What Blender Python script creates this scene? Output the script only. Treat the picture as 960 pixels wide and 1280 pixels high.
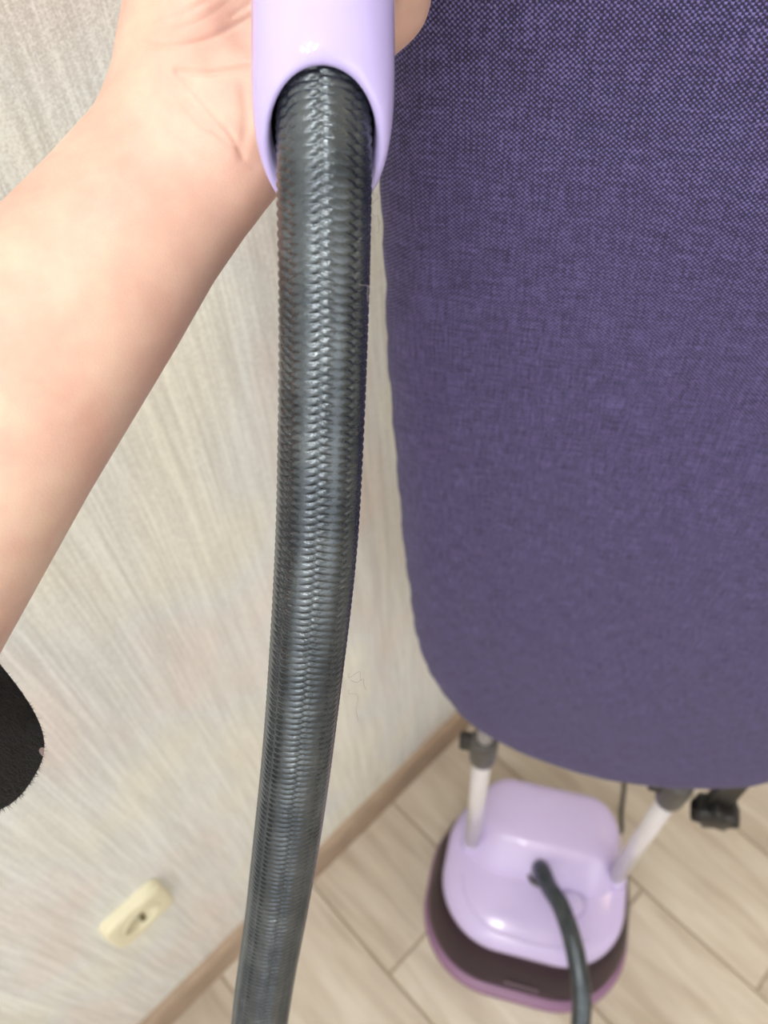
import bpy, bmesh, math, random
import numpy as np
from mathutils import Matrix, Vector

for o in list(bpy.data.objects):
    bpy.data.objects.remove(o)
scene = bpy.context.scene
COL = scene.collection
random.seed(7)
rng = np.random.default_rng(7)

# ------------------------------------------------------------------ camera
F = 1000.0                       # focal length in pixels of the 960x1280 frame
CAM = np.array([0.0, 0.0, 1.5])  # phone held 1.5 m above the floor
PITCH, ROLL = math.radians(51.5975), math.radians(-4.5959)
fw = np.array([0, math.cos(PITCH), -math.sin(PITCH)])
_rt = np.array([1.0, 0, 0]); _up = np.cross(_rt, fw)
RT = math.cos(ROLL) * _rt + math.sin(ROLL) * _up
UP = -math.sin(ROLL) * _rt + math.cos(ROLL) * _up

cam_d = bpy.data.cameras.new('camera')
cam = bpy.data.objects.new('camera', cam_d); COL.objects.link(cam)
M = Matrix.Identity(4)
for i in range(3):
    M[i][0], M[i][1], M[i][2], M[i][3] = RT[i], UP[i], -fw[i], CAM[i]
cam.matrix_world = M
cam_d.sensor_fit = 'VERTICAL'
cam_d.sensor_height = 36.0
cam_d.sensor_width = 27.0
cam_d.lens = F / 1280 * 36.0
cam_d.clip_start = 0.01
cam_d.dof.use_dof = True
cam_d.dof.focus_distance = 0.272
cam_d.dof.aperture_fstop = cam_d.lens / 2.8
scene.camera = cam

# ------------------------------------------------------------------ world, exposure
w = bpy.data.worlds.new('world'); scene.world = w
w.use_nodes = True
w.node_tree.nodes['Background'].inputs[0].default_value = (0.8, 0.85, 1.0, 1)
w.node_tree.nodes['Background'].inputs[1].default_value = 0.0
scene.view_settings.view_transform = 'Standard'
scene.view_settings.look = 'None'
scene.view_settings.gamma = 1.0
scene.view_settings.use_curve_mapping = False
scene.view_settings.exposure = -0.66
BULB_POWER = 300.0      # emission strength of each of the six bulbs behind the photographer
SPOT_POWER = 100.0      # round downlight overhead
WARM_POWER = 28.0       # emission strength of the warm panel lamp

FILL_POWER = 2.4      # glow of the two added fill panels behind the photographer

# ------------------------------------------------------------------ helpers
def c2w(q):
    """camera-space metres (x right, y down, z forward) -> world"""
    q = np.asarray(q, float)
    return CAM + q[..., 0:1] * RT - q[..., 1:2] * UP + q[..., 2:3] * fw
def PC(px, py, D):
    return np.array([(px - 480) / F * D, (py - 640) / F * D, D])
def PW(px, py, D):
    return c2w(PC(px, py, D))
def raydir(px, py):
    return RT * (px - 480) / F - UP * (py - 640) / F + fw
def on_z(px, py, z):
    d = raydir(px, py); return CAM + d * (z - CAM[2]) / d[2]

def lin(c):
    return tuple(((v / 255) / 12.92 if v / 255 <= 0.04045 else ((v / 255 + 0.055) / 1.055) ** 2.4) for v in c)

def tag(o, label=None, cat=None, group=None, kind=None):
    if label: o['label'] = label
    if cat: o['category'] = cat
    if group: o['group'] = group
    if kind: o['kind'] = kind
    return o

def mesh_obj(name, verts, faces, mat=None, parent=None, smooth=True):
    me = bpy.data.meshes.new(name)
    verts = np.asarray(verts, dtype=np.float64)
    if isinstance(faces, np.ndarray):
        me.vertices.add(len(verts)); me.vertices.foreach_set('co', verts.astype(np.float32).ravel())
        n, k = faces.shape
        me.loops.add(n * k); me.loops.foreach_set('vertex_index', faces.astype(np.int32).ravel())
        me.polygons.add(n); me.polygons.foreach_set('loop_start', np.arange(0, n * k, k, dtype=np.int32))
        me.update(calc_edges=True)
    else:
        me.from_pydata([tuple(v) for v in verts], [], faces)
    if smooth:
        me.polygons.foreach_set('use_smooth', np.ones(len(me.polygons), dtype=bool))
    me.validate()
    if mat: me.materials.append(mat)
    o = bpy.data.objects.new(name, me); COL.objects.link(o)
    if parent: o.parent = parent
    return o

def bm_obj(name, bm, mat=None, parent=None, smooth=False, autosmooth=None):
    bmesh.ops.recalc_face_normals(bm, faces=bm.faces[:])
    me = bpy.data.meshes.new(name)
    for f_ in bm.faces: f_.smooth = smooth
    if autosmooth is not None:
        for e in bm.edges:
            e.smooth = len(e.link_faces) == 2 and e.calc_face_angle(0) < autosmooth
        for f_ in bm.faces: f_.smooth = True
    bm.to_mesh(me); bm.free()
    if mat: me.materials.append(mat)
    o = bpy.data.objects.new(name, me); COL.objects.link(o)
    if parent: o.parent = parent
    return o

def empty(name, loc=(0, 0, 0), rz=0.0):
    o = bpy.data.objects.new(name, None); COL.objects.link(o)
    o.location = loc; o.rotation_euler = (0, 0, rz); o.empty_display_size = 0.05
    return o

def bm_box(bm, x0, x1, y0, y1, z0, z1, bevel=0.0, seg=2):
    vs = [bm.verts.new((x, y, z)) for x in (x0, x1) for y in (y0, y1) for z in (z0, z1)]
    fs = [bm.faces.new([vs[i] for i in q]) for q in ((0, 1, 3, 2), (4, 6, 7, 5), (0, 4, 5, 1), (2, 3, 7, 6), (0, 2, 6, 4), (1, 5, 7, 3))]
    if bevel:
        es = list({e for f_ in fs for e in f_.edges})
        bmesh.ops.bevel(bm, geom=es, offset=bevel, segments=seg, profile=0.5, affect='EDGES')

def rings_obj(name, rings, mat, parent=None, cap0=True, cap1=True, closed=True):
    """loft of equal-length rings (n,3)"""
    R = np.asarray(rings); k, n, _ = R.shape
    verts = R.reshape(-1, 3).tolist(); faces = []
    for i in range(k - 1):
        for j in range(n):
            a, b = i * n + j, i * n + (j + 1) % n
            faces.append((a, b, b + n, a + n))
    if cap0:
        verts.append(R[0].mean(0).tolist()); c = len(verts) - 1
        faces += [((j + 1) % n, j, c) for j in range(n)]
    if cap1:
        verts.append(R[-1].mean(0).tolist()); c = len(verts) - 1
        faces += [((k - 1) * n + j, (k - 1) * n + (j + 1) % n, c) for j in range(n)]
    return mesh_obj(name, verts, faces, mat, parent)

def sharp(o, ang):
    """mark edges sharper than ang (degrees) on a smooth mesh"""
    bm = bmesh.new(); bm.from_mesh(o.data)
    bmesh.ops.recalc_face_normals(bm, faces=bm.faces[:])
    for e in bm.edges:
        e.smooth = not (len(e.link_faces) == 2 and e.calc_face_angle(0) > math.radians(ang))
    bm.to_mesh(o.data); bm.free()
    return o

def catmull(P, n):
    P = np.asarray(P, float)
    P = np.vstack([2 * P[0] - P[1], P, 2 * P[-1] - P[-2]])
    out = []
    for i in range(1, len(P) - 2):
        p0, p1, p2, p3 = P[i - 1:i + 3]
        t = np.linspace(0, 1, n, endpoint=False)[:, None]
        out.append(0.5 * ((2 * p1) + (-p0 + p2) * t + (2 * p0 - 5 * p1 + 4 * p2 - p3) * t ** 2 + (-p0 + 3 * p1 - 3 * p2 + p3) * t ** 3))
    out.append(P[-2][None])
    return np.vstack(out)

def resample(C, ds):
    seg = np.linalg.norm(np.diff(C, axis=0), axis=1); s = np.concatenate([[0], np.cumsum(seg)])
    n = max(2, int(s[-1] / ds) + 1); t = np.linspace(0, s[-1], n)
    return np.stack([np.interp(t, s, C[:, i]) for i in range(3)], 1), t

def frames(C, ref):
    T = np.gradient(C, axis=0); T /= np.linalg.norm(T, axis=1)[:, None]
    N = np.zeros_like(T)
    n = ref - T[0] * np.dot(ref, T[0]); N[0] = n / np.linalg.norm(n)
    for i in range(1, len(C)):
        n = N[i - 1] - T[i] * np.dot(N[i - 1], T[i]); N[i] = n / np.linalg.norm(n)
    return T, N, np.cross(T, N)

def tube(name, pts, r, mat, parent=None, n=12, seg=8, ref=(0.3, 0.2, 0.9)):
    C = catmull(pts, seg); T, N, B = frames(C, np.array(ref, float))
    th = np.linspace(0, 2 * math.pi, n, endpoint=False)
    r = np.full(len(C), r) if np.isscalar(r) else np.interp(np.linspace(0, 1, len(C)), np.linspace(0, 1, len(r)), r)
    R = C[:, None] + r[:, None, None] * (np.cos(th)[None, :, None] * N[:, None] + np.sin(th)[None, :, None] * B[:, None])
    return rings_obj(name, R, mat, parent)

def rrect(hw, hd, rad, z, cx=0.0, cy=0.0, n=14):
    """rounded rectangle outline"""
    rad = min(rad, hw - 1e-4, hd - 1e-4); pts = []
    for qx, qy, a0 in ((1, 1, 0), (-1, 1, 90), (-1, -1, 180), (1, -1, 270)):
        for i in range(n):
            a = math.radians(a0 + 90 * i / (n - 1))
            pts.append((cx + qx * (hw - rad) + rad * math.cos(a), cy + qy * (hd - rad) + rad * math.sin(a), z))
    return np.array(pts)

# ------------------------------------------------------------------ materials
class NT:
    def __init__(self, name):
        self.m = bpy.data.materials.new(name); self.m.use_nodes = True
        self.t = self.m.node_tree; self.p = self.t.nodes['Principled BSDF']
    def n(self, kind, **kw):
        nd = self.t.nodes.new(kind)
        for k, v in kw.items(): setattr(nd, k, v)
        return nd
    def l(self, a, b): self.t.links.new(a, b)
    def val(self, sock, v):
        if hasattr(v, 'node'): self.l(v, sock)
        else: sock.default_value = v
    def math(self, op, a, b=None, c=None, clamp=False):
        nd = self.n('ShaderNodeMath', operation=op, use_clamp=clamp)
        self.val(nd.inputs[0], a)
        if b is not None: self.val(nd.inputs[1], b)
        if c is not None: self.val(nd.inputs[2], c)
        return nd.outputs[0]
    def coord(self, which='Object'):
        return self.n('ShaderNodeTexCoord').outputs[which]
    def mapping(self, vec, scale=(1, 1, 1), loc=(0, 0, 0)):
        nd = self.n('ShaderNodeMapping'); self.l(vec, nd.inputs[0])
        nd.inputs['Scale'].default_value = scale; nd.inputs['Location'].default_value = loc
        return nd.outputs[0]
    def noise(self, vec, scale=1.0, detail=2.0, rough=0.5, dist=0.0):
        nd = self.n('ShaderNodeTexNoise'); self.l(vec, nd.inputs['Vector'])
        nd.inputs['Scale'].default_value = scale; nd.inputs['Detail'].default_value = detail
        nd.inputs['Roughness'].default_value = rough; nd.inputs['Distortion'].default_value = dist
        return nd.outputs[0]
    def ramp(self, fac, stops):
        nd = self.n('ShaderNodeValToRGB'); self.l(fac, nd.inputs[0])
        e = nd.color_ramp.elements
        while len(e) < len(stops): e.new(0.5)
        for el, (p, c) in zip(e, stops):
            el.position = p; el.color = (*c, 1)
        return nd.outputs[0]
    def mix(self, fac, a, b, mode='MIX'):
        nd = self.n('ShaderNodeMix', data_type='RGBA', blend_type=mode)
        self.val(nd.inputs[0], fac)
        for s, v in ((nd.inputs[6], a), (nd.inputs[7], b)):
            if hasattr(v, 'node'): self.l(v, s)
            else: s.default_value = (*v, 1)
        return nd.outputs[2]
    def bump(self, h, strength=0.3, dist=0.001):
        nd = self.n('ShaderNodeBump'); self.l(h, nd.inputs['Height'])
        nd.inputs['Strength'].default_value = strength; nd.inputs['Distance'].default_value = dist
        self.l(nd.outputs[0], self.p.inputs['Normal'])
    def set(self, **kw):
        for k, v in kw.items():
            s = self.p.inputs[k.replace('_', ' ')]
            if hasattr(v, 'node'): self.l(v, s)
            else: s.default_value = (*v, 1) if isinstance(v, tuple) and len(v) == 3 and s.type == 'RGBA' else v
        return self

def plain(name, col, rough=0.4, noise_amt=0.06, scale=60, **kw):
    """plain coloured plastic / metal with a faint mottling"""
    t = NT(name); c = lin(col)
    f_ = t.noise(t.coord(), scale, 3)
    a = tuple(v * (1 - noise_amt) for v in c); b = tuple(min(1, v * (1 + noise_amt)) for v in c)
    t.set(Base_Color=t.ramp(f_, [(0.3, a), (0.7, b)]), Roughness=rough, **kw)
    return t.m

def emission(name, col, strength):
    t = NT(name)
    t.set(Base_Color=(0.9, 0.9, 0.9), Emission_Color=col, Emission_Strength=strength)
    return t.m

# wallpaper: vertical thread texture, local x = along the wall, z = up
t = NT('wallpaper'); co = t.coord()
thread = t.noise(t.mapping(co, (520, 1, 10)), 1, 2, 0.6)
bead = t.noise(t.mapping(co, (700, 1, 1150)), 1, 1, 0.5, 0.3)
band = t.noise(t.mapping(co, (150, 1, 5)), 1, 3, 0.6)
blot = t.noise(t.mapping(co, (7, 1, 4), (3, 0, 1)), 1, 2, 0.5)
mixh = t.math('ADD', t.math('MULTIPLY', thread, 0.48), t.math('MULTIPLY', bead, 0.52))
fac = t.math('ADD', t.math('MULTIPLY', mixh, 0.8), t.math('MULTIPLY', band, 0.2))
colr = t.ramp(fac, [(0.38, lin((215, 214, 209))), (0.48, lin((231, 231, 228))), (0.58, lin((252, 253, 251)))])
tint = t.ramp(blot, [(0.35, lin((248, 240, 236))), (0.5, lin((246, 248, 247))), (0.66, lin((252, 250, 240)))])
t.set(Base_Color=t.mix(1.0, colr, tint, 'MULTIPLY'), Roughness=0.6)
t.bump(mixh, 0.6, 0.001)
M_WALLPAPER = t.m

# wood-look tile, local x = tile length
t = NT('wood_look_tile'); co = t.coord()
oi = t.n('ShaderNodeObjectInfo')
off = t.n('ShaderNodeCombineXYZ')
t.l(t.math('MULTIPLY', oi.outputs['Random'], 37.0), off.inputs[0]); t.l(t.math('MULTIPLY', oi.outputs['Random'], 91.0), off.inputs[1])
va = t.n('ShaderNodeVectorMath', operation='ADD'); t.l(co, va.inputs[0]); t.l(off.outputs[0], va.inputs[1])
g1 = t.noise(t.mapping(va.outputs[0], (5, 34, 1)), 1, 4, 0.55, 0.4)
g2 = t.noise(t.mapping(va.outputs[0], (2.2, 9, 1)), 1, 2, 0.5, 0.8)
gf = t.math('ADD', t.math('MULTIPLY', g1, 0.6), t.math('MULTIPLY', g2, 0.4))
tc = t.ramp(gf, [(0.33, lin((182, 168, 150))), (0.5, lin((209, 198, 182))), (0.66, lin((225, 217, 204)))])
tr_ = t.ramp(oi.outputs['Random'], [(0.0, (0.93, 0.92, 0.91)), (1.0, (1.0, 1.0, 0.99))])
t.set(Base_Color=t.mix(1.0, tc, tr_, 'MULTIPLY'), Roughness=0.42)
t.bump(g1, 0.15, 0.001)
M_TILE = t.m
M_GROUT = plain('grout', (168, 152, 130), 0.85, 0.08, 200)
M_SKIRT = plain('baseboard_taupe', (170, 149, 129), 0.5, 0.10, 30)
M_WHITE = plain('painted_white', (236, 232, 226), 0.7, 0.02)
M_CREAM = plain('outlet_cream', (232, 226, 196), 0.35, 0.02)
M_SLOT = plain('outlet_slot_brown', (120, 106, 76), 0.6, 0.05)
M_LILAC = plain('lilac_plastic', (192, 181, 234), 0.07, 0.012, 25, Coat_Weight=0.3, Coat_Roughness=0.02)
M_LILAC2 = plain('lilac_plastic_satin', (208, 194, 238), 0.2, 0.015, 25, Coat_Weight=0.2)
M_TANK = plain('dark_plum_tank', (50, 34, 44), 0.45, 0.05, 20, Specular_IOR_Level=0.25)
M_MAUVE = plain('mauve_plastic', (150, 112, 146), 0.35, 0.03, 20)
M_SEAM = plain('lilac_seam', (168, 150, 200), 0.5, 0.02)
M_POLE = plain('pale_grey_pole', (226, 222, 226), 0.28, 0.02, Metallic=0.15)
M_DGREY = plain('dark_grey_plastic', (78, 76, 74), 0.4, 0.06)
M_BLACK = plain('black_plastic', (20, 19, 20), 0.42, 0.1)
M_BORESHADE = plain('bore_shade_black', (12, 12, 13), 0.7, 0.1)  # darkness inside the wand bore, given as a colour
M_MARK = plain('pale_print', (120, 102, 112), 0.4, 0.05)
M_BACKING = plain('grey_backing', (120, 116, 124), 0.6, 0.05)
M_LINT = plain('lint_grey', (150, 142, 134), 0.9, 0.05)

# purple woven cover, local x / z in metres
t = NT('purple_weave'); co = t.coord()
sx = t.n('ShaderNodeSeparateXYZ')
wob = t.n('ShaderNodeVectorMath', operation='MULTIPLY_ADD')
nz = t.n('ShaderNodeTexNoise'); t.l(co, nz.inputs['Vector']); nz.inputs['Scale'].default_value = 90; nz.inputs['Detail'].default_value = 2
t.l(nz.outputs['Color'], wob.inputs[0]); wob.inputs[1].default_value = (0.0011, 0, 0.0011); t.l(co, wob.inputs[2])
t.l(wob.outputs[0], sx.inputs[0])
PITCHW = 0.00112
sinx = t.math('SINE', t.math('MULTIPLY', sx.outputs[0], math.pi / PITCHW))
sinz = t.math('SINE', t.math('MULTIPLY', sx.outputs[2], math.pi / (PITCHW * 0.92)))
chk = t.math('MULTIPLY', sinx, sinz)
slub_h = t.noise(t.mapping(co, (60, 1, 900)), 1, 2, 0.6)
slub_v = t.noise(t.mapping(co, (900, 1, 60)), 1, 2, 0.6)
speck = t.noise(t.mapping(co, (700, 700, 700)), 1, 1, 0.5)
lev = t.math('ADD', t.math('MULTIPLY', chk, 0.5), 0.5)
lev = t.math('ADD', lev, t.math('MULTIPLY', t.math('SUBTRACT', t.math('ADD', slub_h, slub_v), 1.0), 0.75))
lev = t.math('ADD', lev, t.math('MULTIPLY', t.math('SUBTRACT', speck, 0.5), 0.5))
wc = t.ramp(lev, [(0.22, lin((15, 9, 40))), (0.5, lin((46, 38, 88))), (0.9, lin((122, 114, 172)))])
mel = t.noise(t.mapping(co, (14, 1, 22)), 1, 4, 0.6)
wc = t.mix(t.math('MULTIPLY', mel, 0.35), wc, lin((48, 32, 78)))
hgt = t.math('ADD', t.math('ABSOLUTE', chk), t.math('MULTIPLY', chk, 0.5))
t.set(Base_Color=wc, Roughness=0.75, Sheen_Weight=0.08, Sheen_Roughness=0.5)
t.bump(hgt, 0.6, 0.0005)
M_WEAVE = t.m

# braided hose yarn
t = NT('graphite_braid'); co = t.coord()
fib = t.noise(co, 2600, 2, 0.6); dirt = t.noise(co, 60, 3, 0.6)
bc = t.ramp(dirt, [(0.35, lin((70, 77, 84))), (0.65, lin((94, 101, 106)))])
t.set(Base_Color=bc, Roughness=t.math('ADD', t.math('MULTIPLY', fib, 0.25), 0.12), Metallic=0.82)
t.p.inputs['Specular IOR Level'].default_value = 0.7
t.p.inputs['Anisotropic'].default_value = 0.45
tg = t.n('ShaderNodeTangent', direction_type='UV_MAP'); tg.uv_map = 'axis'; t.l(tg.outputs[0], t.p.inputs['Tangent'])
t.bump(fib, 0.25, 0.0003)
M_BRAID = t.m

# skin
t = NT('skin'); co = t.coord()
m1 = t.noise(co, 38, 3, 0.55); m2 = t.noise(co, 110, 3, 0.6); pore = t.noise(co, 1500, 2, 0.6)
mm = t.math('ADD', t.math('MULTIPLY', m1, 0.7), t.math('MULTIPLY', m2, 0.3))
sk = t.ramp(mm, [(0.34, lin((206, 163, 146))), (0.5, lin((214, 176, 158))), (0.64, lin((219, 186, 166)))])
t.set(Base_Color=sk, Roughness=0.48, Subsurface_Weight=0.22, Subsurface_Scale=0.006)
t.p.inputs['Subsurface Radius'].default_value = (1.0, 0.35, 0.2)
t.bump(pore, 0.22, 0.0004)
M_SKIN = t.m

# fuzzy black sleeve with pale pink dots
t = NT('black_fleece'); co = t.coord()
vo = t.n('ShaderNodeTexVoronoi'); t.l(co, vo.inputs['Vector']); vo.inputs['Scale'].default_value = 46; vo.inputs['Randomness'].default_value = 0.55
dots = t.math('LESS_THAN', vo.outputs['Distance'], 0.2)
fz = t.noise(co, 900, 3, 0.7); fz2 = t.noise(co, 260, 3, 0.6)
blk = t.ramp(fz, [(0.35, lin((8, 8, 9))), (0.7, lin((30, 29, 29)))])
t.set(Base_Color=t.mix(dots, blk, lin((206, 184, 182))), Roughness=0.95, Sheen_Weight=0.06)
t.bump(t.math('ADD', fz, fz2), 0.9, 0.002)
M_FLEECE = t.m
M_BULB = emission('bulb_glow', (1.0, 0.98, 0.955), BULB_POWER)
M_SPOT = emission('downlight_glow', (1.0, 0.985, 0.96), SPOT_POWER)
M_FILL = emission('fill_glow', (0.95, 0.97, 1.0), FILL_POWER)  # cool glow for the added fill panels
M_WARM = emission('warm_panel_glow', (1.0, 0.72, 0.42), WARM_POWER)

# ------------------------------------------------------------------ room: frame aligned with the papered wall
AZ = math.radians(49.4463)
WD = np.array([math.sin(AZ), math.cos(AZ), 0]); WN = np.array([math.cos(AZ), -math.sin(AZ), 0])
ROOM_RZ = math.pi / 2 - AZ         # local x = along the wall, local -y = into the room
WALLP = -0.412                     # distance of the wall plane (room side)
P1 = 2.3; A0, A1 = -1.9, 2.1; CEIL = 2.62
def room_obj(name, x0, x1, p0, p1, z0, z1, mat, kind='structure', bevel=0.0, parent=None):
    bm = bmesh.new(); bm_box(bm, x0, x1, -p1, -p0, z0, z1, bevel)
    o = bm_obj(name, bm, mat, parent)
    if parent is None: o.rotation_euler = (0, 0, ROOM_RZ)
    if kind: o['kind'] = kind
    return o
floor = room_obj('floor', A0 - .1, A1 + .1, WALLP - .1, P1 + .1, -0.08, -0.0025, M_GROUT)
floor['label'] = 'floor of pale wood-look tiles laid in staggered rows'
room_obj('wall_left', A0 - .1, A1 + .1, WALLP - .1, WALLP, -0.0025, CEIL, M_WALLPAPER)['label'] = 'wall papered in pale grey vertical threads'
room_obj('wall_right', A0 - .1, A1 + .1, P1, P1 + .1, -0.0025, CEIL, M_WHITE)
room_obj('wall_back', A0 - .1, A0, WALLP, P1, -0.0025, CEIL, M_WHITE)
room_obj('wall_front', A1, A1 + .1, WALLP, P1, -0.0025, CEIL, M_WHITE)
room_obj('ceiling', A0 - .1, A1 + .1, WALLP - .1, P1 + .1, CEIL, CEIL + .1, M_WHITE)
fill1 = empty('fill_panel_1', (0, 0, 0), ROOM_RZ); fill1['kind'] = 'structure'; fill1['label'] = 'framed glowing fill light added unseen behind the photographer'
WA0, WA1, WZ0, WZ1 = -1.20, 0.50, 0.75, 2.35  # framed glowing panel added as soft fill, out of view
bm = bmesh.new(); bm_box(bm, WA0, WA1, -P1 + .002, -P1 + .02, WZ0, WZ1); bm_obj('fill_surface', bm, M_FILL, fill1)
for x0, x1, z0, z1 in ((WA0 - .06, WA0, WZ0 - .06, WZ1 + .06), (WA1, WA1 + .06, WZ0 - .06, WZ1 + .06), (WA0, WA1, WZ0 - .06, WZ0), (WA0, WA1, WZ1, WZ1 + .06), (-.37, -.33, WZ0, WZ1)):
    bm = bmesh.new(); bm_box(bm, x0, x1, -P1 + .001, -P1 + .035, z0, z1, .004); bm_obj('fill_frame', bm, M_WHITE, fill1)
fill2 = empty('fill_panel_2', (0, 0, 0), ROOM_RZ); fill2['kind'] = 'structure'; fill2['label'] = 'second framed fill light added unseen behind the photographer'
WP0, WP1 = 0.15, 1.55  # second unseen panel, added to light the scene from the left
bm = bmesh.new(); bm_box(bm, A0 + .002, A0 + .02, -WP1, -WP0, WZ0, WZ1); bm_obj('fill_surface', bm, M_FILL, fill2)
for y0, y1, z0, z1 in ((WP0 - .06, WP0, WZ0 - .06, WZ1 + .06), (WP1, WP1 + .06, WZ0 - .06, WZ1 + .06), (WP0, WP1, WZ0 - .06, WZ0), (WP0, WP1, WZ1, WZ1 + .06), (.83, .87, WZ0, WZ1)):
    bm = bmesh.new(); bm_box(bm, A0 + .001, A0 + .035, -y1, -y0, z0, z1, .004); bm_obj('fill_frame', bm, M_WHITE, fill2)
# baseboard with a rounded top
bm = bmesh.new(); prof = [(0, 0), (0.014, 0), (0.014, 0.070), (0.012, 0.079), (0.008, 0.084), (0, 0.085)]
for x in (A0, A1):
    for p, z in prof: bm.verts.new((x, -(WALLP + p), z))
bm.verts.ensure_lookup_table(); k = len(prof)
for i in range(k): bm.faces.new([bm.verts[i], bm.verts[(i + 1) % k], bm.verts[k + (i + 1) % k], bm.verts[k + i]])
bm.faces.new([bm.verts[i] for i in range(k)]); bm.faces.new([bm.verts[k + i] for i in reversed(range(k))])
bb = bm_obj('baseboard_left', bm, M_SKIRT); bb.rotation_euler = (0, 0, ROOM_RZ); bb['kind'] = 'structure'
bb['label'] = 'taupe baseboard along the foot of the papered wall'

# floor tiles, 0.2 m wide rows running away from the wall
TW, TL, GAP = 0.2, 0.6, 0.0040
row0 = 0.1055
for k in range(-10, 10):
    a0, a1 = row0 + TW * k, row0 + TW * (k + 1)
    a0c, a1c = max(a0, A0), min(a1, A1)
    if a1c - a0c < 0.02: continue
    ph = (-0.203 + 0.2135 * k) % TL
    p = WALLP - TL + ((ph - WALLP) % TL)
    while p < P1:
        p0, p1 = max(p, WALLP), min(p + TL, P1)
        if p1 - p0 > 0.01:
            hx, hy = (p1 - p0 - GAP) / 2, (a1c - a0c - GAP) / 2
            b = 0.0016
            vs = [(sx_ * (hx - i), sy_ * (hy - i), z) for z, i in ((-0.0025, 0), (-b * .6, 0), (0, b)) for sx_, sy_ in ((1, 1), (-1, 1), (-1, -1), (1, -1))]
            fs = [(l * 4 + j, l * 4 + (j + 1) % 4, l * 4 + 4 + (j + 1) % 4, l * 4 + 4 + j) for l in (0, 1) for j in range(4)] + [(8, 9, 10, 11)]
            o = mesh_obj('tile', vs, fs, M_TILE, floor, smooth=False)
            o.location = ((a0c + a1c) / 2, -(p0 + p1) / 2, 0); o.rotation_euler = (0, 0, -math.pi / 2)
        p += TL

# ------------------------------------------------------------------ lamps
lamp = empty('ceiling_lamp', (-0.38, -0.90, CEIL))
tag(lamp, 'round white ceiling lamp with six glowing bulbs behind the photographer', 'lamp')
LR = 0.26
rings_obj('mounting_plate', [rrect(0.05, 0.05, 0.049, z) for z in (0, -0.03)], M_WHITE, lamp)
th = np.linspace(0, 2 * math.pi, 48, endpoint=False)
rings_obj('ring_frame', [np.stack([(LR + r_) * np.cos(th), (LR + r_) * np.sin(th), np.full(48, z)], 1) for r_, z in ((-.012, -.03), (.012, -.03), (.012, -.05), (-.012, -.05), (-.012, -.03))], M_WHITE, lamp, False, False)
for i in range(6):
    a = i * math.pi / 3 + 0.3
    x, y = LR * math.cos(a), LR * math.sin(a)
    if i % 2 == 0:
        bm = bmesh.new(); bm_box(bm, 0.04, LR, -0.006, 0.006, -0.042, -0.03)
        sp = bm_obj('spoke', bm, M_WHITE, lamp); sp.rotation_euler = (0, 0, a)
    rings_obj('bulb_socket', [np.stack([0.018 * np.cos(th[::3]) + x, 0.018 * np.sin(th[::3]) + y, np.full(16, z)], 1) for z in (-.045, -.075)], M_WHITE, lamp)
    bm = bmesh.new(); bmesh.ops.create_icosphere(bm, subdivisions=2, radius=0.03)
    bl = bm_obj('bulb', bm, M_BULB, lamp, smooth=True); bl.location = (x, y, -0.1)
spot = empty('downlight', (-0.02, 0.13, CEIL))
tag(spot, 'round recessed downlight in the ceiling above the ironing board', 'lamp')
rings_obj('trim', [np.stack([r_ * np.cos(th), r_ * np.sin(th), np.full(48, z)], 1) for r_, z in ((.125, 0), (.125, -.008), (.118, -.012), (.102, -.012), (.100, -.004))], M_WHITE, spot, False, False)
rings_obj('lens', [np.stack([r_ * np.cos(th), r_ * np.sin(th), np.full(48, z)], 1) for r_, z in ((.0995, -.004), (.0995, -.0075), (.09, -.009))], M_SPOT, spot, True, True)
warm = empty('panel_lamp', (1.55, 0.62, CEIL), 0.2)
tag(warm, 'warm rectangular panel lamp on the ceiling to the right', 'lamp')
bm = bmesh.new(); bm_box(bm, -.2, .2, -.09, .09, -.03, 0, .004); bm_obj('frame', bm, M_WHITE, warm)
bm = bmesh.new(); bm_box(bm, -.18, .18, -.07, .07, -.034, -.0301); bm_obj('diffuser', bm, M_WARM, warm)

# ------------------------------------------------------------------ wall outlet
out = empty('wall_outlet', tuple(WD * -0.1 + WN * WALLP + np.array([0, 0, 0.443])), ROOM_RZ)
tag(out, 'cream square power outlet on the papered wall above the baseboard', 'outlet')
S = 0.0415
# plate: square ring with a round opening
n = 32; angs = [2 * math.pi * (i + 0.5) / n for i in range(n)]
def sq(a, s):
    c, s_ = math.cos(a), math.sin(a); m = max(abs(c), abs(s_)); pw = 7
    r_ = (abs(c) ** pw + abs(s_) ** pw) ** (-1 / pw); return (s * r_ * c, s * r_ * s_)
rings = []
for s, y in ((S, 0), (S, -.011), (S - .002, -.0140), (S - .005, -.0152), (0.030, -.0156)):
    rings.append([(sq(a, s)[0], y, sq(a, s)[1]) for a in angs])
for r_, y in ((.0265, -.0156), (.0255, -.0150)): rings.append([(r_ * math.cos(a), y, r_ * math.sin(a)) for a in angs])
rings_obj('face_plate', rings, M_CREAM, out, False, False)
rings = [[(r_ * math.cos(a), y, r_ * math.sin(a)) for a in angs] for r_, y in ((.0253, -.0005), (.0253, -.0150), (.0240, -.0168), (.0225, -.0164), (.0215, -.0012), (.001, -.0012))]
so = rings_obj('socket_well', rings, M_CREAM, out, False, True)
for sx_ in (-1, 1):
    rings_obj('pin_hole', [[(sx_ * .0095 + .0024 * math.cos(a), y, .0024 * math.sin(a)) for a in angs[::2]] for y in (-.0012, -.0019)], M_SLOT, out)
    bm = bmesh.new(); bm_box(bm, -.003, .003, -.0115, -.0016, sx_ * .0195 - .0012, sx_ * .0195 + .0012); bm_obj('earth_clip', bm, M_SLOT, out)

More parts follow.
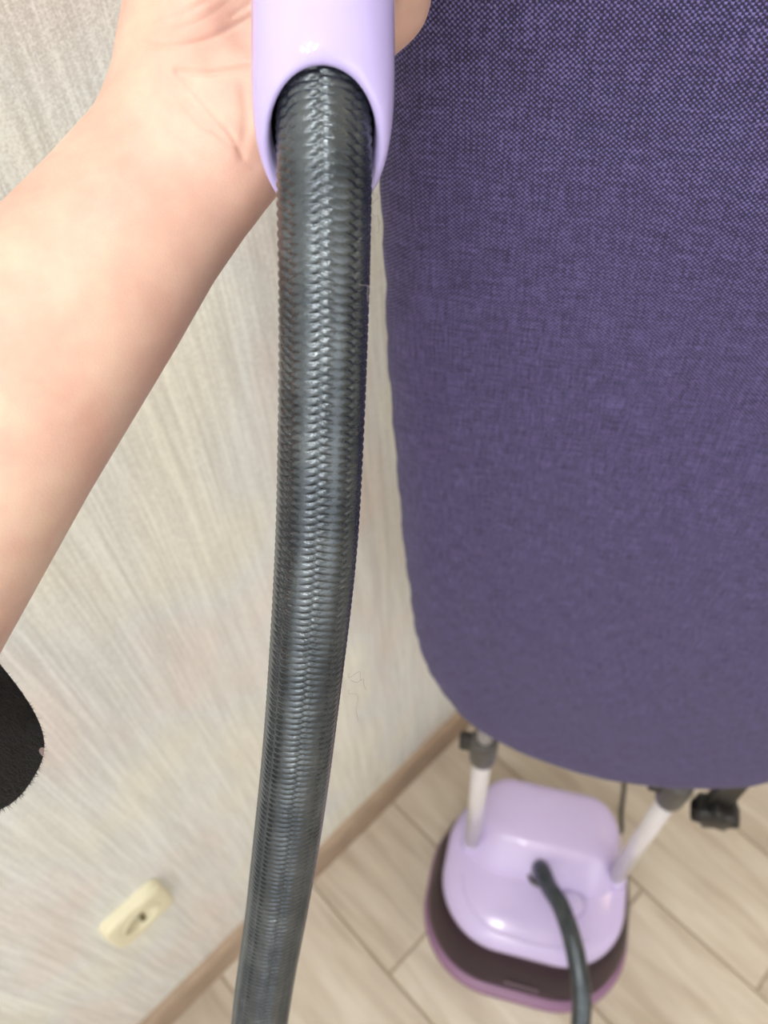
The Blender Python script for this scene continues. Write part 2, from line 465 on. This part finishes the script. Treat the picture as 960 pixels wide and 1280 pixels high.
# ------------------------------------------------------------------ garment steamer
TH = math.radians(17.6)
BU = np.array([math.cos(TH), -math.sin(TH), 0]); BV = np.array([math.sin(TH), math.cos(TH), 0])
def uv(u, v, z): return BU * u + BV * v + np.array([0, 0, z])
BC = (0.085, 0.352)
st = empty('garment_steamer', tuple(uv(BC[0], BC[1], 0)), -TH)
tag(st, 'lilac garment steamer base with dark plum tank and two pale poles on the floor', 'steamer')
def stack(name, spec, mat, parent, cap0=True, cap1=True, cx=0, cy=0):
    return rings_obj(name, [rrect(a, b, r_, z, cx + dx, cy + dy, 16) for a, b, r_, z, dx, dy in spec], mat, parent, cap0, cap1)
# (half width, half depth, corner radius, z, dx, dy)
stack('base_plate', [(.160, .138, .118, .002, 0, 0), (.167, .147, .122, .004, 0, 0), (.169, .149, .124, .010, 0, 0), (.166, .145, .121, .0165, 0, 0), (.160, .138, .115, .018, 0, 0)], M_MAUVE, st)
stack('water_tank', [(.162, .134, .114, .018, 0, .002), (.164, .136, .117, .024, 0, .002), (.162, .135, .116, .05, 0, .003), (.152, .127, .107, .100, 0, .010), (.142, .121, .100, .128, 0, .016), (.137, .116, .097, .131, 0, .016)], M_TANK, st)
shell = stack('top_shell', [(.140, .119, .098, .1285, 0, .016), (.1425, .1215, .101, .132, 0, .016), (.1415, .1205, .1, .138, 0, .016), (.137, .116, .097, .146, 0, .015), (.129, .108, .092, .1515, 0, .014),
                       (.112, .097, .08, .1545, 0, .011), (.085, .07, .06, .1565, 0, .011), (.04, .03, .025, .158, 0, .011)], M_LILAC2, st)
# raised rear housing between the poles
hs = stack('rear_housing', [(.124, .074, .055, .146, .006, .062), (.121, .071, .054, .156, .006, .066), (.116, .064, .052, .172, .006, .074), (.110, .057, .049, .186, .006, .082), (.104, .051, .045, .195, .006, .087), (.096, .043, .04, .200, .006, .091), (.08, .03, .03, .2025, .006, .094), (.05, .015, .014, .2035, .006, .096)], M_LILAC2, st)
# seam of the lid: thin raised line following the front of the shell
pts = []
for a in np.linspace(math.radians(190), math.radians(318), 40):
    x, y = 0.112 * abs(math.cos(a)) ** 0.8 * math.copysign(1, math.cos(a)), 0.011 + 0.098 * abs(math.sin(a)) ** 0.8 * math.copysign(1, math.sin(a))
    pts.append((x, y, 0.1543))
tube('lid_seam', pts, 0.0008, M_SEAM, shell, 6, 2)
# dial
dp = on_z(715, 1130, 0.157); du, dv = dp @ BU - BC[0], dp @ BV - BC[1]
dial = rings_obj('control_dial', [[(du + r_ * math.cos(a), dv + r_ * math.sin(a), z) for a in th] for r_, z in ((.0185, .150), (.0185, .1615), (.0165, .1635), (.010, .1640))], M_LILAC2, st)
rings_obj('dial_ring', [[(du + r_ * math.cos(a), dv + r_ * math.sin(a), z) for a in th] for r_, z in ((.0187, .152), (.0205, .152), (.0205, .1600), (.0187, .1600), (.0187, .152))], M_SEAM, dial, False, False)
# hose socket
hp = on_z(674, 1092, 0.158); hu, hv = hp @ BU - BC[0], hp @ BV - BC[1]
rings_obj('hose_socket', [[(hu + r_ * math.cos(a), hv + r_ * math.sin(a), z) for a in th] for r_, z in ((.0205, .15), (.0205, .164), (.0185, .168), (.0155, .168), (.0150, .160))], M_DGREY, st, False, False)
# faint print on the tank front
bm = bmesh.new()
for i in range(9):
    x = -0.02 + i * 0.006
    bm_box(bm, x, x + 0.004, -0.1338, -0.130, 0.058, 0.062)
bm_obj('print_mark', bm, M_MARK, st)
# poles
for k, pu in enumerate((-0.0195, 0.2055)):
    x, y = pu - BC[0], 0.386 - BC[1]
    c = np.stack([np.cos(th[::2]), np.sin(th[::2])], 1)
    def cyl(name, spec, mat, parent):
        return rings_obj(name, [np.column_stack([x + r_ * c[:, 0], y + r_ * c[:, 1], np.full(24, z)]) for r_, z in spec], mat, parent)
    pole = cyl('pole', [(.0118, .140), (.0118, .55)], M_POLE, st)
    cyl('pole_foot', [(.0175, .138), (.0175, .158), (.0155, .166), (.012, .168)], M_LILAC2, pole)
    cyl('pole_collar', [(.0125, .518), (.0165, .520), (.0172, .526), (.0172, .572), (.0150, .580), (.0098, .581)], M_DGREY, pole)
    cyl('inner_pole', [(.0092, .56), (.0092, 1.40), (.006, 1.404)], M_POLE, pole)
    bm = bmesh.new(); bm_box(bm, x - .030, x - .012, y - .006, y + .006, .542, .578, .003)
    bm_obj('clamp_lever', bm, M_BLACK, pole)
# power cord lying behind the base
q0 = uv(0.12, 0.495, 0.03); c1, c2_, c3 = on_z(772, 1042, 0.004), on_z(777, 1015, 0.004), on_z(781, 985, 0.004)
pc = tube('power_cord', [q0, uv(0.15, .54, .006), c1, c2_, c3, c3 + (c3 - c2_) * 1.5, c3 + np.array([.25, .2, 0]), c3 + np.array([.55, .15, 0])], 0.0032, M_DGREY, None, 10, 10)
tag(pc, 'thin dark power cord on the floor behind the lilac steamer', 'cord')

# ------------------------------------------------------------------ ironing board (padded, purple cover)
BCU, VF = 0.105, 0.330
ZB, ZT = 0.652, 1.535
prof_h = [(0, 0), (.002, .022), (.012, .060), (.025, .091), (.052, .128), (.082, .152), (.15, .180), (.216, .1915), (.30, .1945)]
hs_, hw_ = np.array([p[0] for p in prof_h]), np.array([p[1] for p in prof_h])
def half_width(d): return np.interp(d, hs_, hw_)
# outline by rounded corner superellipse fitted to the measured profile
right = []
cm = catmull([(w_, 0, ZB + d) for d, w_ in prof_h], 6)
ct = catmull([(w_, 0, ZT - d) for d, w_ in prof_h], 6)
side = [(0.1965, 0, z) for z in np.linspace(1.0, 1.2, 8)]
half = np.vstack([cm, side, ct[::-1]])
half[:, 0] += np.interp(half[:, 2], [0.80, 0.9, 1.33], [0, 0.003, 0.0115])
outline = np.vstack([half, (half * [-1, 1, 1])[::-1][1:-1]])
outline, _ = resample(np.vstack([outline, outline[:1]]), 0.006); outline = outline[:-1]
cen = np.array([0, 0, (ZB + ZT) / 2])
tan = np.roll(outline, -1, 0) - np.roll(outline, 1, 0); tan /= np.linalg.norm(tan, axis=1)[:, None]
nrm = np.stack([tan[:, 2], 0 * tan[:, 0], -tan[:, 0]], 1)
if ((outline - cen) * nrm).sum(1).mean() < 0: nrm = -nrm
nO = len(outline); arc = np.arange(nO) * 0.006
ruck = 0.0005 * np.sin(arc / 0.043 * 2 * math.pi + 2.6 * np.sin(arc * 13) + 2 * np.sin(arc * 5)) + 0.0002 * np.sin(arc / 0.019 * 2 * math.pi + 2 * np.sin(arc * 21))
board = empty('ironing_board', tuple(uv(BCU, VF, 0)), -TH)
tag(board, 'upright padded board in purple woven cover mounted above the lilac steamer', 'ironing board')
rings = []
for i, a in enumerate(np.linspace(math.pi, 0, 15)):   # from back edge round to the front
    ins = 0.032 * (1 - math.sin(a)) if a < math.pi / 2 else 0.010 * (1 - math.sin(a))
    yy = 0.018 - 0.018 * math.cos(a)      # a=pi -> .036 (back), a=0 -> 0 (front)
    rings.append(outline + nrm * (ruck * (0.4 + 0.6 * math.sin(a)) - ins)[:, None] + np.array([0, yy, 0]))
inner = outline - nrm * 0.032
for s in np.linspace(0.97, 0.03, 44):
    r_ = cen + (inner - cen) * s
    # soft padding: gentle hollows across the face
    d = -0.0022 * (1 - s ** 2) ** 0.5 + 0.0010 * np.sin(r_[:, 0] * 31 + 2.0 * np.sin(r_[:, 2] * 7)) * np.sin(r_[:, 2] * 17 + r_[:, 0] * 9)
    edge = min(1, (1 - s) / 0.12)
    r_ = r_ + np.stack([0 * d, d * edge, 0 * d], 1)
    rings.append(r_)
rings_obj('fabric_cover', rings, M_WEAVE, board, False, True)
rings_obj('backing_panel', [outline - nrm * 0.009 + np.array([0, .0345, 0]), outline - nrm * 0.012 + np.array([0, .039, 0])], M_BACKING, board)
for pu in (-0.0195, 0.2055):
    for z in (0.80, 1.25):
        bm = bmesh.new(); bm_box(bm, pu - BCU - .018, pu - BCU + .018, .038, .0475, z - .02, z + .02, .003); bm_obj('pole_bracket', bm, M_DGREY, board)
# lobed black knob under the right end of the board
def at_v(px, py, v):
    d = raydir(px, py); return CAM + d * v / (d @ BV)
kp = at_v(894, 1014, 0.372); ku, kz = kp @ BU - BCU, kp[2]
rings = []
for r_, y in ((.008, .026), (.0145, .027), (.0225, .029), (.0235, .034), (.0235, .050), (.0215, .055), (.012, .057)):
    rr = r_ * (1 + (0.17 if r_ > .015 else 0) * np.cos(7 * th + 0.5))
    rings.append(np.stack([ku + rr * np.cos(th), np.full(48, y), kz + rr * np.sin(th)], 1))
knob = rings_obj('tightening_knob', rings, M_BLACK, board)
bm = bmesh.new(); bm_box(bm, ku - .016, ku + .012, .040, .052, kz + .01, kz + .13, .003); bm_obj('knob_bracket', bm, M_BLACK, knob)

# ------------------------------------------------------------------ steam handle
HX = 404.0
E0 = PW(HX, 188, 0.2240); E1 = PW(HX + 1, -300, 0.2225)
HA = (E1 - E0) / np.linalg.norm(E1 - E0)
toc = -raydir(HX, 188); toc = toc - HA * np.dot(toc, HA); toc /= np.linalg.norm(toc)   # towards the camera side
hr = np.cross(HA, toc)
thh = np.linspace(0, 2 * math.pi, 96, endpoint=False)
handle = empty('steam_wand', tuple(E0))
tag(handle, 'glossy lilac steam wand gripped in the hand', 'steam wand')
def hring(r_, t0, obl=0.0, a=1.0, b=1.0, off=0.0):
    e = obl * np.cos(thh)
    return (t0 + e)[:, None] * HA + (r_ * a * np.cos(thh) + off)[:, None] * toc + (r_ * b * np.sin(thh))[:, None] * hr
OB = 0.0150
rings = []
for r_, t0, ob in ((.0143, .050, 0.2), (.0143, .016, .95), (.01435, .007, 1), (.0146, .0030, 1), (.0152, .0008, 1), (.0160, 0, 1), (.0170, .0004, 1), (.0180, .0018, 1), (.0188, .0042, 1), (.0194, .0075, 1), (.0198, .012, .95), (.0200, .018, .85), (.0200, .028, .55), (.0200, .042, .15), (.0199, .055, 0)):
    rings.append(hring(r_, t0, OB * ob))
for t0, r_ in ((.075, .0198), (.10, .0197), (.125, .0198), (.140, .0205)): rings.append(hring(r_, t0))
rings_obj('grip', rings, M_LILAC, handle, False, False)
rings_obj('inner_sleeve', [hring(.0142, .006, OB), hring(.01415, .02, OB), hring(.0141, .05, OB * .2), hring(.0138, .052, 0), hring(.001, .052, 0)], M_BORESHADE, handle, False, False)  # black liner stands in for the shade inside the lilac bore
rings_obj('trim_ring', [hring(r_, t0) for r_, t0 in ((.0195, .137), (.0211, .138), (.0211, .142), (.0195, .143))], M_DGREY, handle, True, True)
rings_obj('steam_head', [hring(1, t0, 0, a, b, off) for t0, a, b, off in ((.139, .0200, .0200, 0), (.150, .0205, .024, 0), (.162, .020, .034, -.001), (.178, .019, .043, -.003), (.196, .017, .046, -.005), (.208, .013, .042, -.007), (.214, .007, .032, -.008))], M_LILAC, handle)
pl = hring(1, 0.188, 0, .0015, .034, 0)
rings_obj('steam_plate', [np.stack([0.030 * np.sin(thh), 0.030 * np.cos(thh), 0 * thh], 1) @ np.array([hr * 1.25, HA * .8, toc]) + HA * .187 + toc * (-y) for y in (.018, .0225)], M_POLE, handle)

# ------------------------------------------------------------------ braided hose
cl = [(404, -20, .2225), (404, 60, .2228), (404.5, 130, .2236), (405.5, 200, .2245), (405.5, 290, .2290), (405, 380, .2350), (401.8, 530, .2470), (395.6, 680, .2630), (383, 830, .2840), (367.3, 980, .3110), (347, 1130, .3450), (325.5, 1270, .3850)]
pts = [PW(*p) for p in cl]
d = pts[-1] - pts[-2]
pts += [np.array(q) for q in ((-0.112, -0.005, 0.90), (-0.142, -0.06, 0.66), (-0.150, -0.105, 0.40), (-0.125, -0.15, 0.16), (-0.05, -0.19, 0.035), (0.07, -0.19, 0.0165), (0.18, -0.13, 0.0165), (0.225, -0.03, 0.035), (0.235, 0.05, 0.10))]
for px, py, z in ((727, 1300, .188), (727, 1245, .226), (718, 1185, .244), (702, 1135, .236), (686, 1108, .208)): pts.append(on_z(px, py, z))
pts += [uv(hu + BC[0], hv + BC[1], .185), uv(hu + BC[0], hv + BC[1], .153)]
C = catmull(pts, 40)
seg = np.linalg.norm(np.diff(C, axis=0), axis=1); s_all = np.concatenate([[0], np.cumsum(seg)])
s_vis = s_all[40 * 12]          # arc length where the near run leaves the frame
PITCH_B = 0.0026
s_fine = np.arange(0.012, s_vis + 0.02, PITCH_B / 9)
s_coarse = np.arange(s_fine[-1] + 0.003, s_all[-1], 0.004)
S_ = np.concatenate([s_fine, s_coarse])
C = np.stack([np.interp(S_, s_all, C[:, i]) for i in range(3)], 1)
T, N, B = frames(C, toc)
NA = 216
ang = np.linspace(0, 2 * math.pi, NA, endpoint=False)
KC, MC = 4, 4
g = S_[:, None] / PITCH_B
tw = 0.35 * S_[:, None]                      # slight twist of the braid along the hose
A_ = ang[None, :] + tw + 0.30
jit = 0.10 * np.sin(S_[:, None] * 160 + 3 * ang[None]) + 0.07 * np.sin(S_[:, None] * 61 + 2 * ang[None] + 1)
uu = g + MC * A_ / (2 * math.pi) + jit; vv = g - MC * A_ / (2 * math.pi) + jit
Wv = np.cos(KC * A_)
def yarn(x):
    f_ = x - np.floor(x); return np.sqrt(np.clip(1 - (2 * f_ - 1) ** 2, 0, 1))
AY, BY = 0.00140, 0.00060
Wt = np.tanh(1.8 * Wv)
rel = 0.12 + 0.88 * (1 - Wv ** 2)
hp_ = AY * rel * (yarn(uu) - 0.8) + BY * Wt; hm_ = AY * rel * (yarn(vv) - 0.8) - BY * Wt
H_ = np.maximum(hp_, hm_)
amp = np.where(S_ < s_fine[-1] - 0.002, 1.0, 0.0)[:, None]
H_ = H_ * amp + 0.00045 * (1 - amp)
RH = 0.01285 + H_ + 0.00012 * np.sin(S_[:, None] * 47)
V = C[:, None] + RH[..., None] * (np.cos(ang)[None, :, None] * N[:, None] + np.sin(ang)[None, :, None] * B[:, None])
k = len(S_)
ii, jj = np.meshgrid(np.arange(k - 1), np.arange(NA), indexing='ij')
j2 = (jj + 1) % NA
faces = np.stack([ii * NA + jj, ii * NA + j2, (ii + 1) * NA + j2, (ii + 1) * NA + jj], -1).reshape(-1, 4)
hose = mesh_obj('steam_hose', V.reshape(-1, 3), faces, M_BRAID)
uvl = hose.data.uv_layers.new(name='axis'); li = np.empty(len(hose.data.loops), np.int32); hose.data.loops.foreach_get('vertex_index', li)
uvl.data.foreach_set('uv', np.stack([S_[li // NA] * 20, (li % NA) / NA], 1).astype(np.float32).ravel())
tag(hose, 'dark grey braided steam hose running from the lilac wand to the steamer base', 'hose')
# stray lint fibres caught on the braid
for px, py, D, dx, dy in ((462, 205, .226, 6, 40), (465, 255, .228, 7, -12), (466, 268, .229, 4, 24), (436, 842, .284, 16, 8), (438, 850, .284, 20, 12), (436, 862, .285, 12, 40), (449, 356, .223, 11, 22), (374, 800, .270, -16, 8)):
    a = PW(px, py, D); b = PW(px + dx, py + dy, D); mid = PW(px + dx * .6 + 4, py + dy * .3 - 5, D - .001)
    q1 = a * .6 + mid * .4 + rng.normal(0, .0008, 3); q2 = mid * .4 + b * .6 + rng.normal(0, .0008, 3)
    tube('lint_fibre', [a, q1, mid, q2, b], 0.00006, M_LINT, hose, 5, 5)

# ------------------------------------------------------------------ forearm and hand (one continuous surface)
VX = 0.0016
lo = np.array([-0.275, -0.285, 0.165]); hi = np.array([0.035, 0.135, 0.325])
nx, ny, nz_ = [int(v) for v in np.ceil((hi - lo) / VX)]
X = (lo[0] + VX * np.arange(nx, dtype=np.float32))[:, None, None]
Y = (lo[1] + VX * np.arange(ny, dtype=np.float32))[None, :, None]
Z = (lo[2] + VX * np.arange(nz_, dtype=np.float32))[None, None, :]
def rcone(a, b, ra, rb):
    a = np.asarray(a, np.float32); b = np.asarray(b, np.float32); ba = b - a
    t_ = np.clip(((X - a[0]) * ba[0] + (Y - a[1]) * ba[1] + (Z - a[2]) * ba[2]) / float(ba @ ba), 0, 1)
    return np.sqrt((X - a[0] - t_ * ba[0]) ** 2 + (Y - a[1] - t_ * ba[1]) ** 2 + (Z - a[2] - t_ * ba[2]) ** 2) - (ra + (rb - ra) * t_)
def smin(a, b, k_):
    h = np.clip(0.5 + 0.5 * (b - a) / k_, 0, 1)
    return b + (a - b) * h - k_ * h * (1 - h)
# forearm as lofted ellipses: (left px, right px, depth, half thickness)
secs = [((-470, 800), (-160, 1085), .250, .037), ((-285, 592), (-20, 828), .2505, .0345), ((-150, 438), (98, 625), .253, .0315), ((0, 277), (212, 437), .2575, .0275),
        ((67, 206), (262, 352), .2605, .0240), ((124, 139), (313, 280), .2630, .0208), ((150, 97), (334, 226), .2640, .0190), ((165, 50), (354, 190), .2645, .0175)]
cs, e1s, as_, bs = [], [], [], []
for L, R_, D, tk in secs:
    l, r_ = PC(*L, D), PC(*R_, D); cs.append((l + r_) / 2); e1s.append((r_ - l) / np.linalg.norm(r_ - l)); as_.append(np.linalg.norm(r_ - l) / 2); bs.append(tk)
cs, e1s = np.array(cs), np.array(e1s)
ax = cs[-1] - cs[0]; axl = np.linalg.norm(ax); ax /= axl
ts = (cs - cs[0]) @ ax
tt = (X - cs[0][0]) * ax[0] + (Y - cs[0][1]) * ax[1] + (Z - cs[0][2]) * ax[2]
def ip(v): return np.interp(tt, ts, v).astype(np.float32)
dx_, dy_, dz_ = X - ip(cs[:, 0]), Y - ip(cs[:, 1]), Z - ip(cs[:, 2])
p1 = dx_ * ip(e1s[:, 0]) + dy_ * ip(e1s[:, 1]) + dz_ * ip(e1s[:, 2])
p2 = dz_
aa, bb_ = ip(np.array(as_)), ip(np.array(bs))
rad = np.sqrt((np.abs(p1) / aa) ** 2.15 + (np.abs(p2) / bb_) ** 2.15)
d_arm = (rad - 1) * np.minimum(aa, bb_)
d_arm = np.maximum(d_arm, np.maximum(-tt, tt - axl - 0.004))
# palm
def hax(y): return PC(HX, y, .2235)
def grip(y, deg, r_):
    a = math.radians(deg); h = hax(y); return np.array([h[0] + r_ * math.cos(a), h[1], h[2] - r_ * math.sin(a)])
FY = {'index': -285, 'middle': -210, 'ring': -135, 'little': -84}
WR = {'index': PC(270, 115, .266), 'middle': PC(292, 135, .268), 'ring': PC(312, 150, .268), 'little': PC(328, 158, .266)}
palm = rcone(PC(232, 105, .262), PC(236, -50, .2535), .0175, .0172)
palm = smin(palm, rcone(PC(236, -50, .2535), PC(240, -125, .248), .0172, .0140), .008)
palm = smin(palm, rcone(PC(262, 30, .259), PC(292, -70, .262), .0180, .0165), .010)
palm = smin(palm, rcone(PC(376, 158, .2665), PC(446, -26, .2650), .0150, .0128), .010)
palm = smin(palm, rcone(PC(446, -26, .2650), grip(FY['little'], -58, .034), .0128, .0112), .006)
for k_, y in FY.items():
    palm = smin(palm, rcone(WR[k_], grip(y, -60, .034), .0150, .0118), .010)
fing = None
RF = {'index': 1.0, 'middle': 1.02, 'ring': .97, 'little': .86}
for k_, y in FY.items():
    q = RF[k_]
    m, p_, dd, tp = grip(y, -60, .034), grip(y - 8, 8 + 6 * q, .0365), grip(y - 4, 70 * q, .0315), grip(y + 2, 122 * q, .0290)
    f_ = smin(rcone(m, p_, .0108 * q, .0094 * q), rcone(p_, dd, .0094 * q, .0084 * q), .003)
    f_ = smin(f_, rcone(dd, tp, .0084 * q, .0074 * q), .003)
    fing = f_ if fing is None else np.minimum(fing, f_)
thumb = smin(rcone(PC(240, -125, .248), PC(262, -245, .236), .0138, .0112), rcone(PC(262, -245, .236), PC(279, -352, .2245), .0112, .0088), .004)
hand = smin(palm, fing, .006); hand = smin(hand, thumb, .006)
hand = smin(hand, rcone(PC(298, 204, .2545), PC(309, 217, .2560), .0060, .0055), .012)
D_ = smin(d_arm, hand, .014)
D_ = D_.astype(np.float32)
# surface nets
def surface_nets(D, lo, h):
    s = D < 0
    nx, ny, nz = D.shape
    corners = [(0, 0, 0), (1, 0, 0), (0, 1, 0), (1, 1, 0), (0, 0, 1), (1, 0, 1), (0, 1, 1), (1, 1, 1)]
    sl = lambda a, o: a[o[0]:nx - 1 + o[0], o[1]:ny - 1 + o[1], o[2]:nz - 1 + o[2]]
    cnt = sum(sl(s, o).astype(np.int8) for o in corners)
    act = (cnt > 0) & (cnt < 8)
    idx = -np.ones(act.shape, np.int64); cells = np.argwhere(act); idx[act] = np.arange(len(cells))
    vals = np.stack([sl(D, o)[act] for o in corners], 1)
    acc = np.zeros((len(cells), 3)); num = np.zeros(len(cells))
    for i in range(8):
        for j in range(i + 1, 8):
            df = [abs(corners[i][q] - corners[j][q]) for q in range(3)]
            if sum(df) != 1: continue
            a, b = vals[:, i], vals[:, j]; m = (a < 0) != (b < 0)
            t_ = np.where(m, a / np.where(m, a - b, 1), 0)
            p = np.array(corners[i])[None] + t_[:, None] * (np.array(corners[j]) - np.array(corners[i]))[None]
            acc[m] += p[m]; num[m] += 1
    V = lo + h * (cells + acc / num[:, None])
    quads = []
    for axn in range(3):
        o = [0, 0, 0]; o[axn] = 1
        a = s[:nx - o[0], :ny - o[1], :nz - o[2]]; b = s[o[0]:, o[1]:, o[2]:]
        e = np.argwhere(a != b); fl = a[tuple(e.T)]
        u_, v_ = [(1, 2), (2, 0), (0, 1)][axn]
        ok = (e[:, u_] > 0) & (e[:, v_] > 0)
        e, fl = e[ok], fl[ok]
        lim = np.array(act.shape); ok = (e < lim).all(1); e, fl = e[ok], fl[ok]
        du_ = np.zeros(3, int); du_[u_] = 1; dv_ = np.zeros(3, int); dv_[v_] = 1
        q = np.stack([idx[tuple((e - du_ - dv_).T)], idx[tuple((e - dv_).T)], idx[tuple(e.T)], idx[tuple((e - du_).T)]], 1)
        q = np.where(fl[:, None], q, q[:, ::-1]); quads.append(q)
    Q = np.vstack(quads); return V, Q[(Q >= 0).all(1)]
Vc, Q = surface_nets(D_, lo, VX)
def vsmooth(V, Q, it, lam=0.5):
    E_ = np.vstack([Q[:, [i, (i + 1) % 4]] for i in range(4)])
    cnt = np.bincount(E_.ravel(), minlength=len(V)).astype(float)[:, None]
    for _ in range(it):
        acc = np.stack([np.bincount(E_[:, 0], V[E_[:, 1], i], len(V)) + np.bincount(E_[:, 1], V[E_[:, 0], i], len(V)) for i in range(3)], 1)
        V = V + lam * (acc / np.maximum(cnt, 1) - V)
    return V
Vc = vsmooth(Vc, Q, 6)
person = empty('person', tuple(PW(-470, 1080, .26)))
tag(person, 'person reaching a bare forearm from a black dotted sleeve, hand around the lilac wand', 'person')
def local(V): return V - np.array(person.location)
tmp = mesh_obj('tmp_arm', local(c2w(Vc)), Q)
sub = tmp.modifiers.new('s', 'SUBSURF'); sub.levels = 1; sub.render_levels = 1
bpy.context.view_layer.update()
dg = bpy.context.evaluated_depsgraph_get()
arm_me = bpy.data.meshes.new_from_object(tmp.evaluated_get(dg))
old = tmp.data; bpy.data.objects.remove(tmp); bpy.data.meshes.remove(old)
nv = len(arm_me.vertices)
co_ = np.empty(nv * 3, np.float32); arm_me.vertices.foreach_get('co', co_); co_ = co_.reshape(-1, 3).astype(float)
no_ = np.empty(nv * 3, np.float32); arm_me.vertices.foreach_get('normal', no_); no_ = no_.reshape(-1, 3).astype(float)
Wc = co_ + np.array(person.location) - CAM
xc, yc, zc = Wc @ RT, -(Wc @ UP), Wc @ fw
ppx, ppy = 480 + F * xc / zc, 640 + F * yc / zc
facing = np.clip(-(no_ * (Wc / np.linalg.norm(Wc, axis=1)[:, None])).sum(1), 0, 1)
front = np.clip(facing * 2.5, 0, 1)
near = (ppy > -80) & (ppy < 330) & (ppx > 120) & (ppx < 420)
disp = np.zeros(nv)
def crease(poly, depth, width):
    poly = np.array(poly, float); P = np.stack([ppx[near], ppy[near]], 1); best = np.full(len(P), 1e9)
    C_ = catmull(np.column_stack([poly, 0 * poly[:, 0]]), 10)[:, :2]
    for a, b in zip(C_[:-1], C_[1:]):
        ab = b - a; t_ = np.clip(((P - a) @ ab) / (ab @ ab), 0, 1)
        best = np.minimum(best, np.linalg.norm(P - a - t_[:, None] * ab, axis=1))
    disp[near] -= 0.62 * depth * np.exp(-(best / width) ** 2)
crease([(178, 54), (205, 58), (232, 56), (262, 48), (290, 34), (320, 18)], .0011, 4.0)
crease([(222, 87), (250, 91), (283, 89), (318, 84)], .0013, 3.2)
crease([(222, 90), (238, 108), (254, 127), (270, 146), (288, 166), (304, 196)], .0010, 4.0)
crease([(304, 108), (309, 150), (303, 190), (318, 208)], .0008, 7.0)
crease([(196, 26), (222, 20), (255, 2), (280, -20)], .0006, 3.2)
crease([(205, 40), (240, 30), (272, 12), (300, -12)], .0005, 3.0)
crease([(290, 20), (308, 8), (330, -12)], .0006, 3.0)
for i in range(9):
    ox, oy = 196 + i * 6.5, 104 + i * 8.0 - 12
    crease([(ox, oy), (ox + 20, oy + 11), (ox + 42, oy + 27)], .0005, 2.2)
co_ += no_ * (disp * front)[:, None]
arm_me.vertices.foreach_set('co', co_.astype(np.float32).ravel())
arm_me.polygons.foreach_set('use_smooth', np.ones(len(arm_me.polygons), dtype=bool))
arm_me.update(); arm_me.materials.clear(); arm_me.materials.append(M_SKIN)
arm = bpy.data.objects.new('body', arm_me); COL.objects.link(arm); arm.parent = person
arm['label'] = 'bare left forearm and hand, palm side up'

# sleeve: loose turned cuff around the forearm near the elbow
sl = [((-250, 676), (26, 984), .252, .044, 0), ((-260, 690), (33, 992), .252, .047, .0), ((-320, 740), (-4, 1014), .252, .049, 0), ((-440, 850), (-115, 1104), .250, .050, 0), ((-600, 1040), (-300, 1330), .245, .054, 0), ((-860, 1330), (-500, 1680), .235, .056, 0), ((-980, 1480), (-640, 1800), .225, .04, 0)]
rings = []
for L, R_, D, tk, _o in sl:
    l, r_ = PC(*L, D), PC(*R_, D); c = (l + r_) / 2; e1 = (r_ - l) / 2
    wv = 1 + 0.03 * np.sin(5 * thh + D * 90)
    ringc = c + (np.cos(thh) * wv)[:, None] * e1 + (np.sin(thh) * wv * tk)[:, None] * np.array([0, 0, 1.0])
    rings.append(c2w(ringc))
R0 = np.array(rings)
innr = R0.mean(1, keepdims=True) + (R0 - R0.mean(1, keepdims=True)) * 0.93
m0 = R0[0].mean(0)
full = np.vstack([[m0 + (R0[0] - m0) * q for q in (0.60, 0.82, 0.975)], R0[1:]])
fine = np.stack([catmull(full[:, j], 6) for j in range(full.shape[1])], 1)
rings_obj('sleeve', fine - np.array(person.location), M_FLEECE, person, False, True)['label'] = 'fuzzy black sleeve with pale pink dots'

# short pile standing off the fleece
P0 = fine.reshape(-1, 3); kk, nn = fine.shape[:2]
ctr = fine.mean(1, keepdims=True); outw = fine - ctr; outw /= np.linalg.norm(outw, axis=2)[..., None]
NB = 9000
bi, bj = rng.integers(0, kk - 6, NB), rng.random(NB) * nn
b0 = bj.astype(int) % nn; b1 = (b0 + 1) % nn; fr = (bj % 1)[:, None]; gi = rng.random(NB)[:, None]
base = (fine[bi, b0] * (1 - fr) + fine[bi, b1] * fr) * (1 - gi) + (fine[bi + 1, b0] * (1 - fr) + fine[bi + 1, b1] * fr) * gi
dirn = outw[bi, b0] + rng.normal(0, .6, (NB, 3)); dirn /= np.linalg.norm(dirn, axis=1)[:, None]
sidev = np.cross(dirn, rng.normal(0, 1, (NB, 3))); sidev /= np.linalg.norm(sidev, axis=1)[:, None]
ln = (0.0008 + 0.0014 * rng.random(NB))[:, None]
vs = np.stack([base - sidev * .00012 - dirn * .0003, base + sidev * .00012 - dirn * .0003, base + dirn * ln], 1).reshape(-1, 3) - np.array(person.location)
slv = [o for o in person.children if o.name.startswith('sleeve')][0]
pile = mesh_obj('fleece_pile', vs, np.arange(NB * 3).reshape(-1, 3), M_FLEECE, slv); pile['kind'] = 'stuff'
